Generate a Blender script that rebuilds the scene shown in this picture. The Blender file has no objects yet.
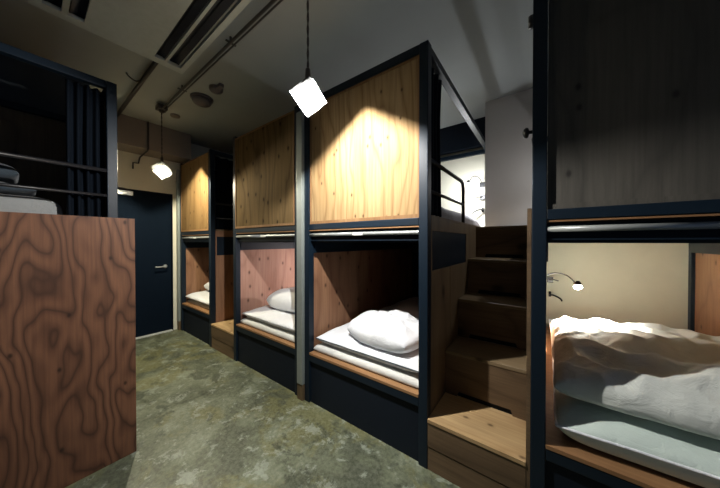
import bpy, bmesh, math, random
from mathutils import Vector, Matrix, noise
R = math.radians
C = bpy.context.scene.collection
random.seed(7)

# ------------------------------------------------------------------ materials
def new_mat(name):
    m = bpy.data.materials.new(name); m.use_nodes = True
    nt = m.node_tree; b = nt.nodes['Principled BSDF']
    return m, nt, b
def N(nt, t, **k):
    n = nt.nodes.new(t)
    for a, v in k.items(): setattr(n, a, v)
    return n
def L(nt, a, b): nt.links.new(a, b)
def math_node(nt, op, a, b=None):
    n = N(nt, 'ShaderNodeMath', operation=op)
    for i, v in enumerate((a, b)):
        if v is None: continue
        if isinstance(v, (int, float)): n.inputs[i].default_value = v
        else: L(nt, v, n.inputs[i])
    return n.outputs[0]
def ramp(nt, fac, stops):
    n = N(nt, 'ShaderNodeValToRGB'); cr = n.color_ramp
    while len(cr.elements) < len(stops): cr.elements.new(.5)
    for e, (p, c) in zip(cr.elements, stops):
        e.position = p; e.color = (*c, 1) if len(c) == 3 else c
    L(nt, fac, n.inputs[0]); return n.outputs[0]
def mixc(nt, f, a, b, mode='MIX'):
    n = N(nt, 'ShaderNodeMix', data_type='RGBA', blend_type=mode)
    for s, v in ((0, f), (6, a), (7, b)):
        if isinstance(v, (int, float)): n.inputs[s].default_value = v
        elif isinstance(v, tuple): n.inputs[s].default_value = (*v, 1)
        else: L(nt, v, n.inputs[s])
    return n.outputs[2]
def noise_tex(nt, vec, scale, detail=3, rough=.5, dist=0, dim='3D'):
    n = N(nt, 'ShaderNodeTexNoise', noise_dimensions=dim)
    n.inputs['Scale'].default_value = scale; n.inputs['Detail'].default_value = detail
    n.inputs['Roughness'].default_value = rough; n.inputs['Distortion'].default_value = dist
    L(nt, vec, n.inputs['Vector']); return n.outputs[0]
def bump(nt, b, h, strength=.2, dist=.01):
    n = N(nt, 'ShaderNodeBump'); n.inputs['Strength'].default_value = strength
    n.inputs['Distance'].default_value = dist
    L(nt, h, n.inputs['Height']); L(nt, n.outputs[0], b.inputs['Normal'])

def wood(name, base, dark, light, horizontal=False, lines=14, line_amt=.5, knots=7, knot_size=.045, rough=.6, seed=0, stretch=.22, spec=.3, band=5, fscale=2.6, lw=1.0):
    m, nt, b = new_mat(name)
    tc = N(nt, 'ShaderNodeTexCoord'); sp = N(nt, 'ShaderNodeSeparateXYZ'); L(nt, tc.outputs['Object'], sp.inputs[0])
    x, y, z = sp.outputs
    if horizontal: u = math_node(nt, 'ADD', y, z); v = x
    else: u = math_node(nt, 'ADD', x, y); v = z
    u = math_node(nt, 'ADD', u, seed * 3.7)
    cv = N(nt, 'ShaderNodeCombineXYZ'); L(nt, u, cv.inputs[0]); L(nt, math_node(nt, 'MULTIPLY', v, stretch), cv.inputs[1]); cv.inputs[2].default_value = seed
    fig = noise_tex(nt, cv.outputs[0], 3.1, 3.5, .5, .6)
    cvb = N(nt, 'ShaderNodeCombineXYZ'); L(nt, u, cvb.inputs[0]); L(nt, math_node(nt, 'MULTIPLY', v, stretch * 1.5), cvb.inputs[1]); cvb.inputs[2].default_value = seed + 2.3
    fig2 = noise_tex(nt, cvb.outputs[0], fscale, 2, .45, .15)
    ph = math_node(nt, 'ADD', math_node(nt, 'MULTIPLY', u, band), math_node(nt, 'MULTIPLY', fig2, lines))
    ph = math_node(nt, 'ADD', ph, math_node(nt, 'MULTIPLY', fig, 1.2))
    ln = math_node(nt, 'PINGPONG', ph, 1.0)
    lf = ramp(nt, ln, [(0, (1, 1, 1)), (.14 * lw, (.55, .55, .55)), (.45 * lw, (.1, .1, .1)), (1, (0, 0, 0))])
    c2 = N(nt, 'ShaderNodeCombineXYZ'); L(nt, u, c2.inputs[0]); L(nt, math_node(nt, 'MULTIPLY', v, .035), c2.inputs[1]); c2.inputs[2].default_value = seed + 5
    streak = noise_tex(nt, c2.outputs[0], 70, 3, .6)
    big = noise_tex(nt, cv.outputs[0], 5, 2, .5)
    col = mixc(nt, ramp(nt, big, [(.3, (0, 0, 0)), (.7, (1, 1, 1))]), base, light)
    col = mixc(nt, math_node(nt, 'MULTIPLY', ramp(nt, streak, [(.4, (0, 0, 0)), (.75, (1, 1, 1))]), .45), col, dark)
    col = mixc(nt, math_node(nt, 'MULTIPLY', lf, line_amt), col, dark)
    if knots:
        c3 = N(nt, 'ShaderNodeCombineXYZ'); L(nt, u, c3.inputs[0]); L(nt, math_node(nt, 'MULTIPLY', v, .62), c3.inputs[1])
        vo = N(nt, 'ShaderNodeTexVoronoi', voronoi_dimensions='2D'); vo.inputs['Scale'].default_value = knots
        L(nt, c3.outputs[0], vo.inputs['Vector'])
        sc = N(nt, 'ShaderNodeSeparateColor'); L(nt, vo.outputs['Color'], sc.inputs[0])
        on = math_node(nt, 'GREATER_THAN', sc.outputs[0], .35)
        kf = ramp(nt, vo.outputs['Distance'], [(0, (1, 1, 1)), (knot_size, (.9, .9, .9)), (knot_size * 2.4, (.15, .15, .15)), (knot_size * 4, (0, 0, 0))])
        col = mixc(nt, math_node(nt, 'MULTIPLY', math_node(nt, 'MULTIPLY', kf, on), .85), col, tuple(c * .35 for c in dark))
    L(nt, col, b.inputs['Base Color']); b.inputs['Roughness'].default_value = rough
    b.inputs['Specular IOR Level'].default_value = spec
    bump(nt, b, streak, .15, .003)
    return m

def plain(name, col, rough=.5, metal=0, spec=.5, nz=None, bs=0):
    m, nt, b = new_mat(name)
    b.inputs['Base Color'].default_value = (*col, 1); b.inputs['Roughness'].default_value = rough
    b.inputs['Metallic'].default_value = metal; b.inputs['Specular IOR Level'].default_value = spec
    tc = N(nt, 'ShaderNodeTexCoord'); s, amt = nz or (25, .12)
    n = noise_tex(nt, tc.outputs['Object'], s, 4, .6)
    c = mixc(nt, n, tuple(x * (1 - amt) for x in col), tuple(min(1, x * (1 + amt)) for x in col))
    L(nt, c, b.inputs['Base Color'])
    if bs: bump(nt, b, n, bs, .01)
    return m

M = {}
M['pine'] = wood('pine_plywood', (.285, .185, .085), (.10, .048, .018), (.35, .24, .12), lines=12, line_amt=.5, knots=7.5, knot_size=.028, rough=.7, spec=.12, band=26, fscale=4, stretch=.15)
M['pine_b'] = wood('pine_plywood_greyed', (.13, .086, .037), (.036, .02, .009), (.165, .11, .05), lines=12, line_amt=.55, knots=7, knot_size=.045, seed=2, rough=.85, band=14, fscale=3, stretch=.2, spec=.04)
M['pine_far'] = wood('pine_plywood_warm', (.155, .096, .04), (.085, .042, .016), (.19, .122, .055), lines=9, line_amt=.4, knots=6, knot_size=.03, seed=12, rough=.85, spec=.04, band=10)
M['pine_shaded'] = wood('shaded_pine_plywood', (.066, .062, .053), (.028, .026, .023), (.085, .078, .066), lines=9, line_amt=.4, knots=6, knot_size=.03, seed=14, rough=.6)  # same plywood as the other bunks, with the shade put into its colour
M['red'] = wood('larch_plywood', (.125, .055, .029), (.033, .014, .008), (.17, .079, .043), lines=19, line_amt=.85, knots=5, knot_size=.02, seed=4, stretch=.24, rough=.6, band=30, fscale=4.6, lw=1.5)
M['rose'] = wood('rose_plywood', (.36, .20, .145), (.16, .07, .05), (.44, .265, .20), lines=7, line_amt=.4, knots=7, knot_size=.045, seed=6, rough=.6)
M['rust'] = wood('rust_plywood', (.27, .135, .075), (.11, .045, .025), (.33, .18, .10), lines=7, line_amt=.5, knots=6, knot_size=.035, seed=16, rough=.6)
M['brown'] = wood('brown_plywood', (.125, .085, .047), (.05, .032, .018), (.16, .115, .062), lines=9, line_amt=.5, knots=3, knot_size=.04, seed=8, rough=.55)
M['shelf'] = wood('edge_board_wood', (.25, .13, .06), (.14, .065, .027), (.32, .18, .085), horizontal=True, lines=5, line_amt=.4, knots=0, seed=3, rough=.5)
M['edging'] = wood('edging_wood', (.20, .11, .05), (.10, .05, .02), (.25, .145, .07), lines=5, line_amt=.3, knots=0, seed=3, rough=.7, spec=.1)
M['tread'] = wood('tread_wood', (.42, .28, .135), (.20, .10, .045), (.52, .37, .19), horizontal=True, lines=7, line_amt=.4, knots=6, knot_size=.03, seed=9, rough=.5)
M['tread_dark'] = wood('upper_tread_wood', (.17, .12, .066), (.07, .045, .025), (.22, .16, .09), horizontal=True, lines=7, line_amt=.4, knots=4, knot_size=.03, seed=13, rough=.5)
M['riser'] = wood('riser_wood', (.125, .080, .044), (.045, .027, .015), (.165, .108, .06), horizontal=True, lines=9, line_amt=.55, knots=3, knot_size=.05, seed=11, rough=.55)
M['steel'] = plain('blue_black_steel', (.0045, .011, .020), .45, 0, .26)
M['dark'] = plain('black_board', (.004, .008, .015), .7, 0, .2)
M['strip'] = plain('pale_metal_strip', (.25, .28, .265), .4, .3)
M['tube'] = plain('white_tube', (.26, .275, .27), .35, .2)
M['curtain'] = plain('navy_curtain', (.003, .0055, .010), .9, 0, .1, (60, .4))
M['door'] = plain('dark_navy_door_paint', (.003, .007, .014), .8, 0, .05)
M['chrome'] = plain('brushed_metal', (.6, .62, .62), .3, .9)
M['alu'] = plain('pale_closer_metal', (.75, .77, .75), .4, .3)
M['plaster'] = plain('cream_plaster', (.64, .62, .51), .85, 0, .2, (3.5, .10), .05)
M['greywall'] = plain('grey_plaster', (.60, .58, .555), .9, 0, .2, (3.5, .08), .05)
M['navywall'] = plain('dark_wall_paint', (.05, .06, .07), .8, 0, .2)
M['beam'] = plain('beam_plaster', (.22, .19, .165), .9, 0, .2, (3, .12))
M['ceil'] = plain('ceiling_paint', (.345, .375, .37), .85, 0, .2, (1.8, .08))
M['ac'] = plain('ac_casing', (.42, .465, .45), .6, 0, .3)
M['slot'] = plain('dark_slot', (.008, .011, .022), .5)
M['pipe'] = plain('dark_conduit', (.035, .03, .028), .5)
M['grey_pipe'] = plain('grey_conduit', (.05, .05, .048), .5, .3)
M['mauve'] = plain('detector_plastic', (.10, .09, .10), .5)
M['black'] = plain('black_metal', (.01, .01, .012), .4)
M['white_plastic'] = plain('white_plastic', (.6, .6, .58), .4)

def fabric(name, col, amt=.05):
    m, nt, b = new_mat(name)
    tc = N(nt, 'ShaderNodeTexCoord')
    n = noise_tex(nt, tc.outputs['Object'], 9, 5, .62, 1.2)
    f = noise_tex(nt, tc.outputs['Object'], 380, 1, .5)
    c = mixc(nt, n, tuple(x * (1 - amt) for x in col), col); L(nt, c, b.inputs['Base Color'])
    b.inputs['Roughness'].default_value = .9; b.inputs['Specular IOR Level'].default_value = .15
    b.inputs['Sheen Weight'].default_value = .15
    bump(nt, b, math_node(nt, 'ADD', n, math_node(nt, 'MULTIPLY', f, .04)), .35, .03)
    return m
M['white'] = fabric('white_cotton', (.80, .82, .85))
M['futon'] = fabric('off_white_futon', (.60, .60, .57))
M['green_white'] = fabric('pale_green_cotton', (.64, .74, .68))
M['duvet'] = fabric('cream_duvet_cotton', (.68, .71, .66))
M['grey_cloth'] = fabric('grey_blanket', (.30, .31, .33))
M['pale_grey_cloth'] = fabric('pale_grey_blanket', (.62, .62, .62))
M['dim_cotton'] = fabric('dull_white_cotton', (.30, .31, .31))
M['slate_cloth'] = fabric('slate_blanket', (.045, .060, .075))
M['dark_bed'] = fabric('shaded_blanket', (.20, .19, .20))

def floor_mat():
    m, nt, b = new_mat('stained_concrete')
    tc = N(nt, 'ShaderNodeTexCoord'); v = tc.outputs['Object']
    n1 = noise_tex(nt, v, 1.7, 9, .66, .25); n2 = noise_tex(nt, v, 4.5, 9, .70, .3); n3 = noise_tex(nt, v, 40, 5, .75, .1)
    mp = N(nt, 'ShaderNodeMapping'); mp.inputs['Location'].default_value = (7, 3, 1); L(nt, v, mp.inputs[0])
    n4 = noise_tex(nt, mp.outputs[0], 2.6, 9, .68, .4); n5 = noise_tex(nt, mp.outputs[0], 8, 9, .74, .25)
    c = ramp(nt, n1, [(.40, (.036, .043, .024)), (.47, (.072, .083, .048)), (.53, (.118, .134, .084)), (.60, (.175, .198, .138))])
    c = mixc(nt, ramp(nt, n4, [(.50, (0, 0, 0)), (.56, (.75, .75, .75))]), c, (.115, .108, .030))
    c = mixc(nt, ramp(nt, n5, [(.55, (0, 0, 0)), (.59, (.7, .7, .7))]), c, (.26, .295, .245))
    c = mixc(nt, ramp(nt, n2, [(.40, (.8, .8, .8)), (.455, (0, 0, 0))]), c, (.028, .034, .021))
    c = mixc(nt, .28, c, ramp(nt, n3, [(.38, (.032, .038, .025)), (.62, (.23, .25, .19))]))
    L(nt, c, b.inputs['Base Color'])
    L(nt, ramp(nt, n2, [(.35, (.34, .34, .34)), (.65, (.6, .6, .6))]), b.inputs['Roughness'])
    bump(nt, b, n3, .12, .004)
    return m
M['floor'] = floor_mat()

def lamp_mat(name, transp, transl, col):
    m = bpy.data.materials.new(name); m.use_nodes = True; nt = m.node_tree; nt.nodes.clear()
    o = N(nt, 'ShaderNodeOutputMaterial'); d = N(nt, 'ShaderNodeBsdfDiffuse'); t = N(nt, 'ShaderNodeBsdfTranslucent'); tr = N(nt, 'ShaderNodeBsdfTransparent')
    d.inputs[0].default_value = (*col, 1); t.inputs[0].default_value = (*col, 1)
    a = N(nt, 'ShaderNodeMixShader'); a.inputs[0].default_value = transl; L(nt, d.outputs[0], a.inputs[1]); L(nt, t.outputs[0], a.inputs[2])
    b = N(nt, 'ShaderNodeMixShader'); b.inputs[0].default_value = transp; L(nt, a.outputs[0], b.inputs[1]); L(nt, tr.outputs[0], b.inputs[2])
    L(nt, b.outputs[0], o.inputs[0]); return m
M['shade_top'] = lamp_mat('lamp_top_plate', 0, .036, (.09, .09, .09))
M['shade_pane'] = lamp_mat('lamp_frosted_pane', .97, .5, (.9, .9, .9))
def emit(name, col, s):
    m, nt, b = new_mat(name); b.inputs['Base Color'].default_value = (.02, .02, .02, 1)
    b.inputs['Emission Color'].default_value = (*col, 1); b.inputs['Emission Strength'].default_value = s
    return m
M['bulb'] = emit('lit_bulb', (1, .96, .9), 60)
M['gap_light'] = emit('daylight_gap', (.85, .95, 1), 1.2)

# ------------------------------------------------------------------ helpers
def link(name, bm, mat, parent=None, smooth=False, loc=None):
    me = bpy.data.meshes.new(name); bmesh.ops.recalc_face_normals(bm, faces=bm.faces); bm.to_mesh(me); bm.free()
    if smooth:
        for p in me.polygons: p.use_smooth = True
    me.materials.append(M[mat] if isinstance(mat, str) else mat)
    o = bpy.data.objects.new(name, me); C.objects.link(o)
    if parent: o.parent = parent
    if loc: o.location = loc
    return o
def box(bm, x0, x1, y0, y1, z0, z1, bev=0):
    t = bmesh.new(); bmesh.ops.create_cube(t, size=1)
    for v in t.verts:
        v.co = Vector((x0 if v.co.x < 0 else x1, y0 if v.co.y < 0 else y1, z0 if v.co.z < 0 else z1))
    if bev: bmesh.ops.bevel(t, geom=t.edges[:], offset=bev, segments=2, affect='EDGES', profile=.6)
    merge(bm, t); return bm
def merge(bm, t):
    me = bpy.data.meshes.new('tmp'); t.to_mesh(me); t.free(); bm.from_mesh(me); bpy.data.meshes.remove(me)
def tube(bm, pts, r, seg=10, cap=True):
    pts = [Vector(p) for p in pts]; rings = []; n = len(pts)
    up = Vector((0, 0, 1))
    for i, p in enumerate(pts):
        d = (pts[min(i + 1, n - 1)] - pts[max(i - 1, 0)]).normalized()
        a = d.cross(up)
        if a.length < .05: a = d.cross(Vector((1, 0, 0)))
        a.normalize(); b = d.cross(a).normalized()
        if rings and False: pass
        rr = r[i] if isinstance(r, (list, tuple)) else r
        rings.append([bm.verts.new(p + rr * (math.cos(2 * math.pi * k / seg) * a + math.sin(2 * math.pi * k / seg) * b)) for k in range(seg)])
    for i in range(n - 1):
        # align ring starts to avoid twist
        best = min(range(seg), key=lambda s: sum((rings[i][k].co - rings[i + 1][(k + s) % seg].co).length for k in range(0, seg, 2)))
        rings[i + 1] = [rings[i + 1][(k + best) % seg] for k in range(seg)]
        for k in range(seg):
            bm.faces.new((rings[i][k], rings[i][(k + 1) % seg], rings[i + 1][(k + 1) % seg], rings[i + 1][k]))
    if cap: bm.faces.new(rings[0]); bm.faces.new(rings[-1][::-1])
    return bm
def lathe(bm, prof, seg=24, c=(0, 0, 0)):
    rings = []
    for r, z in prof:
        rings.append([bm.verts.new((c[0] + max(r, 1e-4) * math.cos(2 * math.pi * k / seg), c[1] + max(r, 1e-4) * math.sin(2 * math.pi * k / seg), c[2] + z)) for k in range(seg)])
    for i in range(len(rings) - 1):
        for k in range(seg): bm.faces.new((rings[i][k], rings[i][(k + 1) % seg], rings[i + 1][(k + 1) % seg], rings[i + 1][k]))
    bm.faces.new(rings[0]); bm.faces.new(rings[-1]); return bm
def bez(p, n=10):
    out = []
    P = [Vector(q) for q in p]
    P = [P[0] * 2 - P[1]] + P + [P[-1] * 2 - P[-2]]
    for i in range(1, len(P) - 2):
        for k in range(n):
            t = k / n; a, b, c, d = P[i - 1:i + 3]
            out.append(.5 * ((2 * b) + (c - a) * t + (2 * a - 5 * b + 4 * c - d) * t * t + (3 * b - a - 3 * c + d) * t ** 3))
    out.append(P[-2]); return out
def prism(bm, poly, y0, y1):      # poly in XZ, extruded along Y
    a = [bm.verts.new((x, y0, z)) for x, z in poly]; b = [bm.verts.new((x, y1, z)) for x, z in poly]
    bm.faces.new(a); bm.faces.new(b[::-1]); n = len(poly)
    for i in range(n): bm.faces.new((a[i], a[(i + 1) % n], b[(i + 1) % n], b[i]))
    return bm
def tag(o, label, cat, group=None):
    o['label'] = label; o['category'] = cat
    if group: o['group'] = group
    return o
def thing(name, label, cat, loc, group=None, rz=0):
    o = bpy.data.objects.new(name, None); C.objects.link(o); o.location = loc; o.rotation_euler = (0, 0, rz)
    o.empty_display_size = .1
    return tag(o, label, cat, group)
def struct(name, bm, mat, smooth=False, parent=None):
    o = link(name, bm, mat, parent, smooth)
    if not parent: o['kind'] = 'structure'
    return o
def B(*a, **k): return box(bmesh.new(), *a, **k)
def light(name, loc, power, col, radius, label=None, parent=None):
    l = bpy.data.lights.new(name, 'POINT'); l.energy = power; l.color = col; l.shadow_soft_size = radius
    o = bpy.data.objects.new(name, l); C.objects.link(o); o.location = loc
    if parent: o.parent = parent
    return o

# ------------------------------------------------------------------ the room
XF, YB, ZC, YW = -4.36, 2.06, 2.80, -3.05      # far wall, wall behind the bunks, ceiling, wall behind left row
XR = 2.3
struct('floor', B(XF - .1, XR, YW - .1, YB + .1, -.08, 0), 'floor')
struct('ceiling', B(XF - .1, XR, YW - .1, YB + .1, ZC, ZC + .08), 'ceil')
struct('wall_back', B(XF, XR, YB, YB + .1, 0, ZC), 'plaster')
struct('wall_left', B(XF, XR, YW - .1, YW, 0, ZC), 'navywall')
bm = bmesh.new()                                # far wall with the door opening
DY0, DY1, DH = -.86, -.065, 1.98
box(bm, XF - .1, XF, DY1, YB, 0, ZC); box(bm, XF - .1, XF, YW, DY0, 0, ZC); box(bm, XF - .1, XF, DY0, DY1, DH, ZC)
struct('wall_far', bm, 'plaster')
struct('wall_partition', B(-3.53, -3.505, YW + .001, -.97, 0, ZC - .001), 'navywall')
struct('wall_stairwell', B(-.526, -.052, 1.635, YB - .002, 0, ZC - .001), 'greywall')
struct('trim_1', B(XF + .001, -4.02, YW + .001, .06, 2.455, ZC - .001), 'beam')          # beam over the door
struct('trim_2', B(-4.0, -.53, 1.97, YB - .001, 2.47, ZC - .001), 'dark')   # dark header on the back wall
# pale strips: between the two bunks and beside the door
def strip(name, x0, x1, label):
    t = thing(name, label, 'strip', ((x0 + x1) / 2, .02, 0))
    w = (x1 - x0) / 2
    link('cover_strip', B(-w, w, -.045, .0, .13, 2.34, bev=.004), 'strip', t)
    link('foot_block', B(-w, w, -.04, .0, 0, .128), 'brown', t)
    return t
strip('joint_strip', -1.632, -1.568, 'pale metal strip on a wooden foot closing the gap between two bunks')
t = strip('joint_strip', -4.34, -4.275, 'pale metal strip between the dark door and the farthest bunk'); 
# door
d = B(XF - .06, XF - .015, DY0 + .012, DY1 - .012, .012, DH - .012, bev=.004)
do = struct('door_1', d, 'door')
link('door_frame', box(box(B(XF - .07, XF + .012, DY0, DY0 + .01, 0, DH), XF - .07, XF + .012, DY1 - .01, DY1, 0, DH), XF - .07, XF + .012, DY0, DY1, DH - .01, DH), 'door', do)
link('threshold', B(XF - .09, XF + .03, DY0 + .011, DY1 - .011, .0005, .0115), 'alu', do)
bm = bmesh.new(); lathe(bm, [(.026, 0), (.026, .006), (.02, .01)], 20)
bmesh.ops.rotate(bm, verts=bm.verts, matrix=Matrix.Rotation(R(90), 3, 'Y')); bmesh.ops.translate(bm, verts=bm.verts, vec=(XF - .015, -.15, .94))
tube(bm, bez([(XF - .01, -.15, .94), (XF + .035, -.15, .94), (XF + .048, -.17, .94), (XF + .05, -.28, .938)]), .009, 10)
link('door_handle', bm, 'chrome', do, True)
bm = B(XF - .013, XF + .04, -.72, -.50, 1.895, 1.95, bev=.008)
dc = link('door_closer', bm, 'alu', do)
bm = tube(bmesh.new(), [(XF + .02, -.52, 1.955), (XF + .10, -.60, 1.966), (XF + .03, -.74, 1.972)], .007, 8)
link('closer_arm', bm, 'pipe', dc)

# ------------------------------------------------------------------ bunks
PW = .054        # post width
TOPZ = 2.42
def bunk(name, x0, x1, label, open_side, panel, covered=False, side_wood='rust', group='plywood and steel bunk beds in the right-hand row', outer='brown', back=None, edging='edging'):
    """front at Y=0, depth 2 m; local origin at the left front foot"""
    W = x1 - x0; D = 2.04; t = thing(name, label, 'bunk bed', (x0, 0, 0), group)
    for px in (0, W - PW):
        for py in (0, D - PW):
            bev = .004
            link('post', B(px, px + PW, py, py + PW, 0, TOPZ, bev=bev), 'steel', t)
    i0, i1 = PW + .001, W - PW - .001
    # rails of the frame
    for z0, z1, nm in ((TOPZ - .05, TOPZ, 'top_rail'), (1.386, 1.43, 'middle_rail'), (.335, .385, 'bed_rail')):
        if covered and nm == 'top_rail':
            link(nm, B(i0, i1, .02, .05, z0, z1 - .01, bev=.003), 'steel', t)
        else: link(nm, B(i0, i1, .002, .05, z0, z1, bev=.003), 'steel', t)
    link('top_rail', B(i0, i1, D - .05, D, TOPZ - .045, TOPZ, bev=.003), 'steel', t)
    for px in (.004, W - PW + .004):
        link('side_top_rail', B(px, px + .046, PW + .001, D - PW - .001, TOPZ - .045, TOPZ - .001, bev=.003), 'steel', t)
    # upper front panel with pale edge boards
    pt = TOPZ - .052 if not covered else TOPZ - .03
    yf = .012 if not covered else -.004
    link('front_panel', B(i0 + .012, i1 - .012, yf + .006, .019 if covered else .026, 1.452, pt - .013), panel, t)
    bm = bmesh.new(); e = .012
    box(bm, i0, i0 + e, yf, .019 if covered else .028, 1.431, pt); box(bm, i1 - e, i1, yf, .019 if covered else .028, 1.431, pt)
    box(bm, i0 + e, i1 - e, yf, .019 if covered else .028, 1.431, 1.452); box(bm, i0 + e, i1 - e, yf, .019 if covered else .028, pt - e, pt)
    link('panel_edging', bm, edging, t)
    # edge board, blind tube and valance over the lower bed
    link('edge_board', B(i0, i1, .006, .05, 1.376, 1.384), 'shelf', t)
    bm = tube(bmesh.new(), [(i0 + .002, .014, 1.345), (W * .48, .014, 1.345)], .0125, 12)
    tube(bm, [(W * .48, .014, 1.345), (i1 - .002, .014, 1.345)], .0125, 12, cap=False)
    bl = link('curtain_tube', bm, 'tube', t, True)
    for f in bl.data.polygons: f.use_smooth = len(f.vertices) == 4
    link('tube_bracket', B(W * .478, W * .562, .0, .0125, 1.334, 1.352, bev=.003), 'alu', t)
    bm = bmesh.new(); box(bm, i0, i1, .034, .05, 1.285, 1.370); box(bm, i0, i1, .012, .034, 1.298, 1.304)
    link('valance', bm, 'steel', t)
    # upper and lower bed base
    link('upper_bed_base', B(i0, i1, .056, D - .002, 1.33, 1.40), 'brown', t)
    if back: link('back_panel', B(i0, i1, D - .02, D - .004, .386, 1.328), back, t)
    link('lower_bed_base', B(i0, i1, .052, D - .056, .355, .384), 'shelf', t)
    link('edge_shelf', B(i0, i1, .0, .125, .386, .404, bev=.002), 'shelf', t)
    link('kick_panel', B(i0, i1, .018, .03, .0, .334), 'dark', t)
    for xa, xb in ((.033, .060), (W - .060, W - .033)):
        link('side_beam', B(xa, xb, PW + .002, D - PW - .002, 1.20, 1.328), 'steel', t)
    # side walls
    for s in (0, 1):
        opn = (s == 1 and 'r' in open_side) or (s == 0 and 'l' in open_side)
        xa, xb = (.018, .032) if s == 0 else (W - .032, W - .018)          # inner lining of the lower bed
        link('inner_side_panel', B(xa, xb, PW + .002, D - PW - .002, .386, 1.328), side_wood, t)
        xo0, xo1 = (.0, .016) if s == 0 else (W - .016, W)
        if opn:
            bm = bmesh.new(); ya, yb = PW + .002, D - PW - .002
            box(bm, xo0, xo1, ya, .415, 0, 1.12); box(bm, xo0, xo1, .42, yb, 0, 1.12)
            box(bm, xo0, xo1, ya, .07, 1.12, 1.43); box(bm, xo0, xo1, .85, yb, 1.12, 1.43); box(bm, xo0, xo1, .07, .85, 1.355, 1.43)
            link('outer_side_panel', bm, outer, t)
            link('access_plate', B(xo0 + .004 if s == 0 else xo0, xo1 if s == 0 else xo1 - .004, .071, .849, 1.121, 1.354), 'steel', t)
            xr = .008 if s == 0 else W - .008
            link('side_rail', B(xo0, xo1 + 0, PW + .002, D - PW, 1.431, 1.445), 'brown', t)
            gp = [(xr, .056, 1.765), (xr, .72, 1.772), (xr, .765, 1.755), (xr, .782, 1.715), (xr, .784, 1.446)]
            bm = tube(bmesh.new(), [gp[0]] + bez(gp[1:4], 5) + [gp[4]], .013, 10)
            tube(bm, [(xr, .056, 1.585), (xr, .775, 1.592)], .010, 10)
            link('guard_rail', bm, 'black', t, True)
        else:
            xo0, xo1 = (.0, .016) if s == 0 else (W - .016, W)
            link('outer_side_panel', B(xo0, xo1, PW + .002, D - PW - .002, 1.431, TOPZ - .047), outer, t)
    return t

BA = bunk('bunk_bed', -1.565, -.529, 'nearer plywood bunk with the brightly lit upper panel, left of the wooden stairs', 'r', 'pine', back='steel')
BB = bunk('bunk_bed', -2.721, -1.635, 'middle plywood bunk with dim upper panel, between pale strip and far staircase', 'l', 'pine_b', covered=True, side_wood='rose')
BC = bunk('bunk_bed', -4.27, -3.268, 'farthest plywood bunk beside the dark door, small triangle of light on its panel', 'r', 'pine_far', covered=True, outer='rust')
BR = bunk('bunk_bed', -.048, 1.04, 'nearest bunk at right with dark shaded upper panel and glowing lower bed', 'l', 'pine_shaded', side_wood='rust', edging='pine_shaded')
# a knob and a hook on the outer side of the nearest bunk's post
bm = lathe(bmesh.new(), [(.008, 0), (.008, .012), (.021, .016), (.024, .024), (.018, .034), (.004, .038)], 16)
bmesh.ops.rotate(bm, verts=bm.verts, matrix=Matrix.Rotation(R(-90), 3, 'Y'))
link('curtain_knob', bm, 'black', BR, True, (0.0, .03, 1.79))
link('bolt', lathe(bmesh.new(), [(.012, 0), (.012, .05), (.005, .053)], 12), 'black', BR, True, (-.006, .012, 2.25))

# ------------------------------------------------------------------ stairs
def stairs(name, x0, x1, label, ywall=1.63, group='wooden staircases between bunks'):
    W = x1 - x0; t = thing(name, label, 'staircase', (x0, 0, 0), group)
    H = [.289, .573, .858, 1.144, 1.432]; Y = [0, .31, .61, .91, 1.21]; th = .02
    for i in range(5):
        zb = 0 if i == 0 else H[i - 1] + .001; zt = H[i] - th - .001; y = Y[i]
        ye = (Y[i + 1] + .014) if i < 4 else ywall - .002
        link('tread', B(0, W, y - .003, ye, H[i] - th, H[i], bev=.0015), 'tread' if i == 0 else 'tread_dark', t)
        if i == 0:
            bm = B(0, W, y + .004, y + .02, 0, .128); box(bm, 0, W, y + .001, y + .02, .134, zt); link('riser', bm, 'riser', t)
            link('gap_edge', B(0, W, y + .006, y + .02, .1285, .1335), 'shelf', t)
        else:
            n0, n1 = W * .16, W * .83
            poly = [(0, zb), (n0, zb), (n0 + .01, zb + .032), (n1 - .01, zb + .032), (n1, zb), (W, zb), (W, zt), (0, zt)]
            link('riser', prism(bmesh.new(), poly, y + .001, y + .014), 'riser', t)
            link('slot_lining', B(n0 - .01, n1 + .01, y + .0145, y + .02, zb, zb + .06), 'dark', t)
    return t
stairs('staircase', -.5275, -.0655, 'brown plywood staircase with a pale lit bottom tread, beside the nearest bunk')
link('edge_board', B(.4625, .4785, .003, 1.62, 0, 1.44), 'riser', bpy.data.objects['staircase'])
stairs('staircase', -3.2665, -2.7225, 'narrow plywood staircase between the farthest bunk and the middle bunk', ywall=1.95)

# ------------------------------------------------------------------ the left bunk (side view) and its stair casing
tL = thing('bunk_bed', 'dark steel bunk at the left behind the reddish plywood board, its curtain drawn aside', 'bunk bed', (-2.47, -.948, 0))
WL, DL = 1.03, 1.98
for px in (-PW, -WL):
    for py in (-PW, -DL): link('post', B(px, px + PW, py, py + PW, 0, TOPZ, bev=.004), 'steel', tL)
for px in (-PW + .004, -WL + .004):
    link('side_top_rail', B(px, px + .046, -DL + PW + .001, -PW - .001, TOPZ - .05, TOPZ - .001, bev=.003), 'steel', tL)
for py in (-.05, -DL): link('top_rail', B(-WL + PW + .001, -PW - .001, py, py + .048, TOPZ - .05, TOPZ, bev=.003), 'steel', tL)
link('front_panel', B(-WL + PW + .001, -PW - .001, -.03, -.01, 1.43, TOPZ - .052), 'pine_b', tL)
link('middle_rail', B(-WL + PW + .001, -PW - .001, -.05, -.002, 1.386, 1.428), 'steel', tL)
link('upper_bed_base', B(-WL + .03, -.03, -DL + .058, -.058, 1.33, 1.42), 'brown', tL)
link('lower_bed_base', B(-WL + PW, -PW, -DL + .058, -.058, .335, .384), 'shelf', tL)
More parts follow.
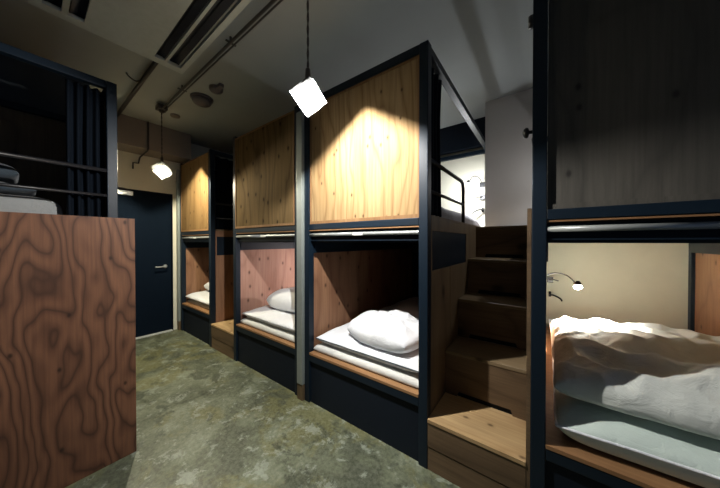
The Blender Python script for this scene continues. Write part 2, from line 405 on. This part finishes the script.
link('outer_side_panel', B(-WL, -WL + .016, -DL + PW + .002, -PW - .002, 0, TOPZ - .052), 'brown', tL)
link('outer_side_panel', B(-.016, 0, -DL + PW + .002, -PW - .002, 0, 1.43), 'brown', tL)
bm = tube(bmesh.new(), [(-.008, -.056, 1.79)] + bez([(-.008, -.95, 1.79), (-.008, -1.0, 1.775), (-.008, -1.02, 1.72)], 5) + [(-.008, -1.02, 1.431)], .013, 10)
tube(bm, [(-.008, -.056, 1.615), (-.008, -1.01, 1.615)], .010, 10)
link('guard_rail', bm, 'black', tL, True)

tS = thing('staircase', 'left staircase closed by a tall reddish-brown plywood board with wavy grain', 'staircase', (-2.014, -.948, 0))
link('side_board', B(-.02, 0, -2.0, 0, 0.001, 1.43, bev=.0015), 'red', tS)
for i in range(5):
    z = [.289, .573, .858, 1.144, 1.41][i]; y = -i * .3; ye = -(i + 1) * .3 - .014 if i < 4 else -1.98
    link('tread', B(-.452, -.022, ye, y, z - .02, z), 'tread', tS)
    link('riser', B(-.452, -.022, y - .018, y - .002, .0 if i == 0 else [0, .29, .574, .859, 1.145][i], z - .021), 'riser', tS)

# ------------------------------------------------------------------ soft goods
def sheet_curtain(name, x, y0, y1, z0, z1, label, waves=5, amp=.02, taper=0, seed=0, along='y'):
    n = waves * 10; m = 26; bm = bmesh.new(); grid = []
    for j in range(m + 1):
        z = z0 + (z1 - z0) * j / m; row = []
        for i in range(n + 1):
            s = i / n; w = 1 - taper * (1 - j / m) * .0 - taper * math.sin(math.pi * (j / m)) * .5
            yy = y0 + (y1 - y0) * s * w
            a = amp * (1 + .3 * noise.noise(Vector((s * 3, z * 1.5, seed))))
            xx = x + a * math.sin(2 * math.pi * waves * s + .6 * noise.noise(Vector((z * 1.3, s, seed + 3)))) + .012 * noise.noise(Vector((z * 2, s * 2, seed)))
            row.append(bm.verts.new((xx, yy, z) if along == 'y' else (yy, xx, z)))
        grid.append(row)
    for j in range(m):
        for i in range(n): bm.faces.new((grid[j][i], grid[j][i + 1], grid[j + 1][i + 1], grid[j + 1][i]))
    c = Vector((x, (y0 + y1) / 2, z1)) if along == 'y' else Vector(((y0 + y1) / 2, x, z1))
    bmesh.ops.translate(bm, verts=bm.verts, vec=-c)
    o = link(name, bm, 'curtain', None, True, c); s = o.modifiers.new('thickness', 'SOLIDIFY'); s.thickness = .003
    return tag(o, label, 'curtain', None)
sheet_curtain('curtain', -.5735, .08, .36, 1.46, 2.36, 'narrow gathered dark navy curtain at the side of the bunk left of the stairs', 4, .014, .25, 1)
sheet_curtain('curtain', -3.325, .08, 1.35, 1.45, 2.36, 'dark navy curtain closing the farthest bunk towards its staircase', 12, .02, 0, 2)
sheet_curtain('curtain', -2.53, -1.185, -1.008, 1.44, 2.36, 'dark navy curtain gathered beside the corner post of the left bunk', 4, .02, .0, 3)

def pad(name, c, w, d, h, mat, label, cat, rz=0, pinch=.0, crumple=.0, fold=.0, seed=0, ex=5.0, pw=.42, n=44, sag=None, group=None, tilt=(0, 0), parent=None, piping=None, rim=.30, rnd=0):
    """stuffed textile: flat underside, puffed top, edges meeting in a seam. c = centre of underside"""
    bm = bmesh.new(); top = []; bot = []
    for j in range(n + 1):
        rt, rb = [], []
        for i in range(n + 1):
            # denser towards the rim
            u = math.sin((i / n - .5) * math.pi); v = math.sin((j / n - .5) * math.pi)
            e = max(0, (1 - abs(u) ** ex) * (1 - abs(v) ** ex)) ** pw
            cx = 1 - pinch * (1 - abs(u) ** 1.5) * abs(v) ** 4 * 0 - pinch * (1 - v * v) * abs(u) ** 6 * .5
            cy = 1 - pinch * (1 - u * u) * abs(v) ** 6 * .5
            x = u * w / 2 * cx; y = v * d / 2 * cy
            x *= math.sqrt(1 - rnd * v * v / 2); y *= math.sqrt(1 - rnd * u * u / 2)
            wr = crumple * (noise.fractal(Vector((x * 4.5, y * 4.5, seed)), 1, 2, 4) * 1.0)
            rid = fold * (1 - abs(noise.noise(Vector((x * 6 + y * 2.5, y * 5 - x * 2, seed + 9)))) * 2.2) 
            z = h * (rim + (1 - rim) * e) + (wr + rid) * (e ** .7)
            zb = h * rim * (1 - min(1, e * 1.6)) ** (1 if rim < .4 else 1.6)
            if sag: z += sag(u, v) * e
            x += .3 * crumple * noise.noise(Vector((y * 7, seed, .3))) ; y += .3 * crumple * noise.noise(Vector((x * 7, seed, .9)))
            rt.append(bm.verts.new((x, y, z)))
            if 0 < i < n and 0 < j < n: rb.append(bm.verts.new((x, y, zb)))
            else: rb.append(rt[-1])
        top.append(rt); bot.append(rb)
    for g, s in ((top, 1), (bot, -1)):
        for j in range(n):
            for i in range(n):
                q = [g[j][i], g[j][i + 1], g[j + 1][i + 1], g[j + 1][i]]
                try: bm.faces.new(q if s > 0 else q[::-1])
                except ValueError: pass
    loop = [v.co.copy() for v in top[0]] + [row[-1].co.copy() for row in top[1:]] + [v.co.copy() for v in reversed(top[-1][:-1])] + [row[0].co.copy() for row in reversed(top[1:-1])]
    o = link(name, bm, mat, parent, True, c); o.rotation_euler = (tilt[0], tilt[1], rz)
    if piping:
        pb = bmesh.new(); tube(pb, loop[::2] + [loop[0]], piping[1], 6); link('piping', pb, piping[0], o, True)
    md = o.modifiers.new('smooth', 'SUBSURF'); md.levels = 1; md.render_levels = 1
    if label: tag(o, label, cat, group)
    return o

# bunk A lower bed
pad('futon_mattress', (-1.047, .95, .406), .915, 1.82, .062, 'futon', 'thin off-white futon under the duvet in the bunk left of the stairs', 'mattress', crumple=.006, seed=1, ex=14, pw=.3)
pad('duvet', (-1.047, .962, .476), .90, 1.84, .075, 'white', 'flat white duvet with a seamed edge in the bunk left of the stairs', 'duvet', crumple=.02, seed=2, ex=9, pw=.45, pinch=.03, piping=('slate_cloth', .004), rim=.42, rnd=.06)
pad('pillow', (-.96, .29, .564), .61, .42, .155, 'white', 'plump white pillow lying nearest the aisle in the bunk left of the stairs', 'pillow', rz=R(-6), crumple=.045, fold=.018, seed=3, ex=3.0, pw=.5, rnd=.55, rim=.42, n=64, tilt=(R(4), 0))
pad('folded_blanket', (-.955, 1.14, .570), .58, .60, .09, 'pale_grey_cloth', 'folded grey blanket behind the plump pillow, left of the stairs', 'blanket', rz=R(5), crumple=.012, seed=4, ex=8, pw=.4)
# bunk B lower bed
pad('futon_mattress', (-2.178, .95, .406), .96, 1.82, .062, 'futon', 'thin off-white futon on the lower bed of the middle bunk', 'mattress', crumple=.006, seed=5, ex=14, pw=.3)
pad('duvet', (-2.178, .962, .478), .945, 1.84, .08, 'white', 'white duvet with a drooping front edge on the middle bunk', 'duvet', crumple=.025, seed=6, ex=8, pw=.45, pinch=.03, piping=('grey_cloth', .004), rim=.42, rnd=.06)
pad('pillow', (-2.20, .42, .578), .62, .42, .19, 'white', 'round-topped white pillow behind the post of the middle bunk', 'pillow', rz=R(4), crumple=.02, fold=.006, seed=7, ex=2.8, pw=.5, rnd=.6, rim=.42)
# bunk C lower bed
pad('futon_mattress', (-3.769, .975, .406), .88, 1.82, .055, 'futon', 'thin futon on the lower bed of the farthest bunk', 'mattress', crumple=.006, seed=8, ex=14, pw=.3)
pad('duvet', (-3.769, .965, .465), .885, 1.85, .095, 'white', 'white duvet on the lower bed of the farthest bunk beside the door', 'duvet', crumple=.015, seed=9, ex=8, pw=.45)
pad('pillow', (-3.86, .40, .580), .56, .36, .13, 'white', 'small white pillow on the farthest bunk beside the door', 'pillow', crumple=.012, seed=10, ex=2.8, pw=.5, rnd=.5, rim=.4)
# bunk R lower bed
pad('futon_mattress', (.505, .965, .406), .925, 1.86, .150, 'green_white', 'pale green-white futon at the bottom of the glowing nearest bunk', 'mattress', crumple=.02, fold=.006, seed=11, ex=7, pw=.55, pinch=.04, n=60, piping=('white', .006), rim=.52)
def heap(u, v):
    g = lambda a, c, w_: math.exp(-((a - c) / w_) ** 2)
    z = .03 * g(v, .55, .35) * g(u, .25, .8) + .030 * g(v + .25 * u, -.62, .16) - .035 * g(v + .25 * u, -.30, .14) + .028 * g(v - .3 * u, .12, .16) * g(u, .2, .8)
    return z
pad('folded_duvet', (.50, .62, .582), .92, 1.04, .135, 'duvet', 'thick rumpled duvet folded in half on the futon of the nearest bunk', 'duvet', crumple=.034, fold=.034, seed=12, ex=9, pw=.42, sag=heap, n=130)
# upper beds
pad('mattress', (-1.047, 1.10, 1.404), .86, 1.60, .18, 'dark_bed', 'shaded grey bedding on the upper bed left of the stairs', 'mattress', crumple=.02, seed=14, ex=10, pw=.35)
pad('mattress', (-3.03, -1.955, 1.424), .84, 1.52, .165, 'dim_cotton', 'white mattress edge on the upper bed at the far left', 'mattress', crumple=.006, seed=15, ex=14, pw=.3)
pad('pillow', (-2.95, -1.70, 1.598), .60, .80, .08, 'slate_cloth', 'grey pillow lying directly on the white mattress at the far left', 'pillow', crumple=.015, seed=16, ex=5, pw=.45)
pad('folded_blanket', (-2.97, -1.72, 1.690), .56, .70, .11, 'slate_cloth', 'dark grey folded blanket on top of the grey pillow at the far left', 'blanket', crumple=.015, seed=17, ex=6, pw=.4)

# ------------------------------------------------------------------ pendant lamps (cube balanced on its corner)
LAMPS = {}
def pendant(loc, az, label, power, col, ztop):
    t = thing('pendant_lamp', label, 'lamp', loc, 'cube-shaped pendant lamps on the ceiling conduit')
    a = .118; s = a / 2
    rot = Vector((1, 1, 1)).rotation_difference(Vector((0, 0, 1))).to_matrix()
    base = rot @ Vector((1, 1, -1)); a0 = math.atan2(base.y, base.x)
    rot = Matrix.Rotation(az - a0, 3, 'Z') @ rot
    def face(axis, sign):
        vs = []
        for p, q in ((-1, -1), (1, -1), (1, 1), (-1, 1)):
            c = [0, 0, 0]; c[axis] = sign; c[(axis + 1) % 3] = p; c[(axis + 2) % 3] = q
            vs.append(rot @ (Vector(c) * s))
        return vs
    # cap plates: three upper faces
    for nm, sg, mt, th in (('cap_plate', 1, 'shade_top', .002), ('glass_pane', -1, 'shade_pane', .0)):
        bm = bmesh.new()
        for ax in range(3):
            bm.faces.new([bm.verts.new(v) for v in face(ax, sg)])
        bmesh.ops.remove_doubles(bm, verts=bm.verts, dist=1e-5)
        o = link(nm, bm, mt, t)
    # metal edge wires
    bm = bmesh.new()
    for ax in range(3):
        for p in (-1, 1):
            for q in (-1, 1):
                a_, b_ = [0, 0, 0], [0, 0, 0]; a_[ax] = -1; b_[ax] = 1
                for c in (a_, b_): c[(ax + 1) % 3] = p; c[(ax + 2) % 3] = q
                if sum(a_) + sum(b_) < -1 : 
                    tube(bm, [rot @ (Vector(a_) * s), rot @ (Vector(b_) * s)], .0012, 6)
    link('edge_wire', bm, 'chrome', t)
    link('bulb', lathe(bmesh.new(), [(.002, .012), (.010, .0125), (.014, .018), (.012, .026), (.009, .03)], 16), 'bulb', t, True)
    link('lamp_socket', lathe(bmesh.new(), [(.011, .031), (.013, .034), (.013, .085), (.014, .10), (.012, .135), (.004, .145)], 16), 'pipe', t, True)
    L_ = ztop - loc[2]; pts = [(.0035 * math.sin(k * 1.3), .0035 * math.cos(k * 1.3), .14 + (L_ - .14) * k / 26) for k in range(27)]
    bm = tube(bmesh.new(), pts, .0032, 8); tube(bm, [(-x, -y, z) for x, y, z in pts], .0028, 8)
    link('twisted_cord', bm, 'pipe', t, True)
    light('lamp_light', (0, 0, 0.010), power, col, .012, parent=t)
    return t
ZP = 2.735; YP = -.45
pendant((-.956, -.50, 2.016), R(92), 'bright cube pendant lamp on a long cord in front of the nearer bunk', 200, (1, .975, .93), ZC - .002)
pendant((-3.365, YP, 2.075), R(113), 'smaller star-like cube pendant lamp hanging in front of the door', 165, (1, .91, .67), ZP - .012)

link('ceiling_rose', lathe(bmesh.new(), [(.03, 0), (.03, -.012), (.012, -.022), (.004, -.03)], 18), 'pipe', bpy.data.objects['pendant_lamp'], True, (0, 0, ZC - .001 - 2.016))

# conduit under the ceiling
bm = tube(bmesh.new(), [(-3.365, YP, ZP), (2.2, YP, ZP)], .010, 10); tube(bm, [(-3.30, YP + .034, ZP + .012), (2.2, YP + .034, ZP + .012)], .006, 8)
tc_ = thing('ceiling_conduit', 'thin grey double conduit running under the ceiling to the lamps', 'conduit', (-3.365, YP, ZP))
o = link('conduit_pipe', bm, 'grey_pipe', tc_, True, (3.365, -YP, -ZP))
bm = B(-.05, .05, -.045, .045, -.012, .04, bev=.01); lathe(bm, [(.02, -.035), (.03, -.012)], 14); link('junction_box', bm, 'pipe', tc_)
for k in range(6):
    x = .55 + k * .95
    bm = B(x - .008, x + .008, -.022, .052, .016, .022); box(bm, x - .005, x + .005, .008, .02, .02, ZC - ZP - .001)
    link('pipe_clip', bm, 'grey_pipe', tc_)
# second dark pipe passing behind the air conditioner
bm = tube(bmesh.new(), [(-4.018, -.70, 2.76), (-2.35, -.70, 2.76)], .017, 10)
tb = bez([(-2.95, -.70, 2.76), (-2.96, -.745, 2.735), (-2.98, -.79, 2.765), (-3.0, -.80, 2.798)], 6); tube(bm, tb, .006, 8)
tag(link('dark_pipe', bm, 'pipe', None, True), 'dark pipe along the ceiling running behind the air conditioner towards the door wall', 'pipe')
# bent conduit on the beam and wall over the door
bm = tube(bmesh.new(), [(-4.008, -.415, ZC - .002), (-4.008, -.415, 2.47), (-4.02, -.418, 2.44), (-4.34, -.425, 2.42), (-4.347, -.43, 2.40), (-4.347, -.44, 2.335), (-4.347, -.495, 2.33), (-4.347, -.497, 2.25)], .009, 8)
tag(link('bent_conduit', bm, 'pipe', None, True), 'thin bent dark conduit stepping down the wall above the door', 'conduit')

# smoke detectors
def detector(x, y, r, label, mat='mauve', h=.05):
    t = thing('smoke_detector', label, 'smoke detector', (x, y, ZC - .001))
    link('mount_plate', lathe(bmesh.new(), [(r, 0), (r, -.012), (r * .97, -.016)], 28), mat, t)
    link('sensor_dome', lathe(bmesh.new(), [(r * .86, -.0165), (r * .84, -h * .55), (r * .72, -h * .8), (r * .4, -h), (.002, -h)], 28), mat, t, True)
    return t
detector(-2.90, -.23, .105, 'round dark smoke detector on the ceiling beyond the conduit', h=.075)
detector(-3.55, -.27, .05, 'small flat pale sensor disc on the ceiling near the far lamp', 'beam', .02)
t = thing('ceiling_speaker', 'dark half-round fitting on the ceiling beside the round smoke detector', 'ceiling fitting', (-2.60, -.22, ZC - .001))
link('casing', lathe(bmesh.new(), [(.062, 0), (.062, -.02), (.05, -.035), (.015, -.038)], 24), 'mauve', t, True)
link('cable_entry', B(.05, .12, -.02, .02, -.03, 0, bev=.004), 'mauve', t)

# air conditioner cassette
t = thing('air_conditioner', 'large pale ceiling air conditioner with dark air slots', 'air conditioner', (-2.32, -1.33, 2.62))
AL, AW = 1.75, .735; AZ = 0
slots = [(.11, .62, AL - .3, .69, 0), (.11, .545, AL - .3, .60, 1), (.06, .045, AL - .3, .115, 2), (.06, .14, AL - .3, .205, 3)]
# face plate with cut slots: built from strips along the length
ys = [0, .045, .115, .14, .205, .542,   .604, .620, .703, AW]
bm = bmesh.new()
for k in range(len(ys) - 1):
    y0, y1 = ys[k], ys[k + 1]
    if (y0, y1) in ((.045, .115), (.14, .205), (.542, .604), (.620, .703)):
        box(bm, 0, .065, y0, y1, 0, .02); box(bm, AL - .3, AL, y0, y1, 0, .02)
    else: box(bm, 0, AL, y0, y1, 0, .02)
link('face_plate', bm, 'ac', t)
bm = bmesh.new(); box(bm, .03, AL - .03, .03, AW - .03, .045, ZC - 2.62 - .002)
link('housing', bm, 'slot', t)
bm = bmesh.new(); box(bm, 0, AL, 0, .012, .021, .06); box(bm, 0, AL, AW - .012, AW, .021, .06); box(bm, 0, .012, .012, AW - .012, .021, .06); box(bm, AL - .012, AL, .012, AW - .012, .021, .06)
link('rim', bm, 'ac', t)
for (y0, y1) in ((.045, .115), (.14, .205), (.542, .604), (.620, .703)):
    bm = bmesh.new(); box(bm, .07, AL - .305, -.002, .002, -.018, .018)
    bmesh.ops.rotate(bm, verts=bm.verts, matrix=Matrix.Rotation(R(55 if y0 > .3 else -55), 3, 'X'), cent=(0, 0, 0))
    bmesh.ops.translate(bm, verts=bm.verts, vec=(0, (y0 + y1) / 2 + (.012 if y0 > .3 else -.012), .026))
    link('louvre', bm, 'slot', t)

# ------------------------------------------------------------------ reading lamps in the bunks
def reading_lamp(loc, pts, rz, label, spot, spill, col, cone=150, tilt=(0, 0)):
    t = thing('reading_lamp', label, 'lamp', loc, rz=rz)
    link('wall_plate', B(-.03, .03, .0, .02, -.03, .03, bev=.004), 'black', t)
    link('gooseneck', tube(bmesh.new(), bez(pts, 8), .0045, 8), 'black', t, True)
    p = Vector(pts[-1])
    link('lamp_head', lathe(bmesh.new(), [(.008, .034), (.014, .026), (.024, .006), (.023, .0055), (.012, .020)], 18), 'black', t, True, p)
    link('led_bulb', lathe(bmesh.new(), [(.004, .006), (.019, .002), (.026, -.010), (.019, -.024), (.005, -.030)], 16), 'bulb', t, True, p)
    l = bpy.data.lights.new('reading_spot', 'SPOT'); l.energy = spot; l.color = col; l.shadow_soft_size = .02
    l.spot_size = R(cone); l.spot_blend = .5
    o = bpy.data.objects.new('reading_spot', l); C.objects.link(o); o.parent = t; o.location = p + Vector((0, 0, -.036)); o.rotation_euler = (tilt[0], tilt[1], 0)
    light('reading_light', tuple(p + Vector((0, 0, -.034))), spill, col, .02, parent=t)
    return t
# local +Y of each lamp points into its wall
reading_lamp((.005, 1.05, 1.02), [(0, 0, .01), (.03, -.06, .03), (.03, -.13, .015), (.0, -.189, -.048)], R(90), 'lit reading lamp on a thin arm in the nearest lower bunk', 230, 5.5, (1, .96, .88), 132)
reading_lamp((-.63, 2.035, 2.0), [(0, 0, .01), (-.01, -.12, .06), (-.05, -.25, .055), (-.084, -.335, -.035)], 0, 'arched black reading lamp on the wall of the upper bed left of the stairs', 40, 25, (.93, .96, 1), 120)
reading_lamp((-1.689, 1.30, 1.02), [(0, 0, .01), (-.02, -.05, .04), (-.03, -.10, .03), (0, -.14, -.04)], R(-90), 'reading lamp hidden behind the post inside the middle bunk', 8, 48, (1, .94, .92), 150)
reading_lamp((.005, 1.20, 2.0), [(0, 0, .01), (.03, -.06, .03), (.03, -.14, .015), (.0, -.202, -.055)], R(90), 'added, unseen reading lamp in the nearest upper bed, hidden behind its dark panel', 6, 5.2, (.95, .96, 1), 150)  # unseen lamp, added to brighten the ceiling and stairwell wall
def hooks(x, z, label, s=1):
    t = thing('hook_rail', label, 'hook', (x, 2.035, z))
    link('plate', B(-.028, .028, -.01, .022, -.03, .03, bev=.003), 'black', t)
    for k, dz in enumerate((.0, -.16)):
        p = [(0, -.01, dz), (s * .03, -.045, dz + .005), (s * .085, -.07, dz - .02), (s * .10, -.075, dz - .045)]
        if k: 
            bm = tube(bmesh.new(), bez(p, 6), .008, 8); box(bm, -.01, .01, -.012, .015, dz - .02, dz + .03)
        else: bm = tube(bmesh.new(), [(0, -.008, dz + .01), (s * .07, -.05, dz)], .006, 8)
        link('hook', bm, 'black', t, True)
    return t
hooks(.045, .88, 'black hooks and socket in the corner of the nearest lower bunk')
hooks(-.622, 1.84, 'black hooks and socket on the white wall of the upper bed left of the stairs', -1)

# ------------------------------------------------------------------ world, camera, colour
w = bpy.data.worlds.new('world'); bpy.context.scene.world = w; w.use_nodes = True
bg = w.node_tree.nodes['Background']; bg.inputs[0].default_value = (.45, .62, 1, 1); bg.inputs[1].default_value = .22
cam = bpy.data.cameras.new('camera'); co = bpy.data.objects.new('camera', cam); C.objects.link(co)
co.location = (0, -1.35, 1.29); co.rotation_euler = (R(90 - .503), 0, R(36.61))
cam.sensor_width = 36; cam.lens = 36 * 249.02 / 720; cam.clip_start = .02
bpy.context.scene.camera = co
vs = bpy.context.scene.view_settings
vs.view_transform = 'Standard'; vs.look = 'None'; vs.gamma = 1; vs.exposure = 0; vs.use_curve_mapping = False
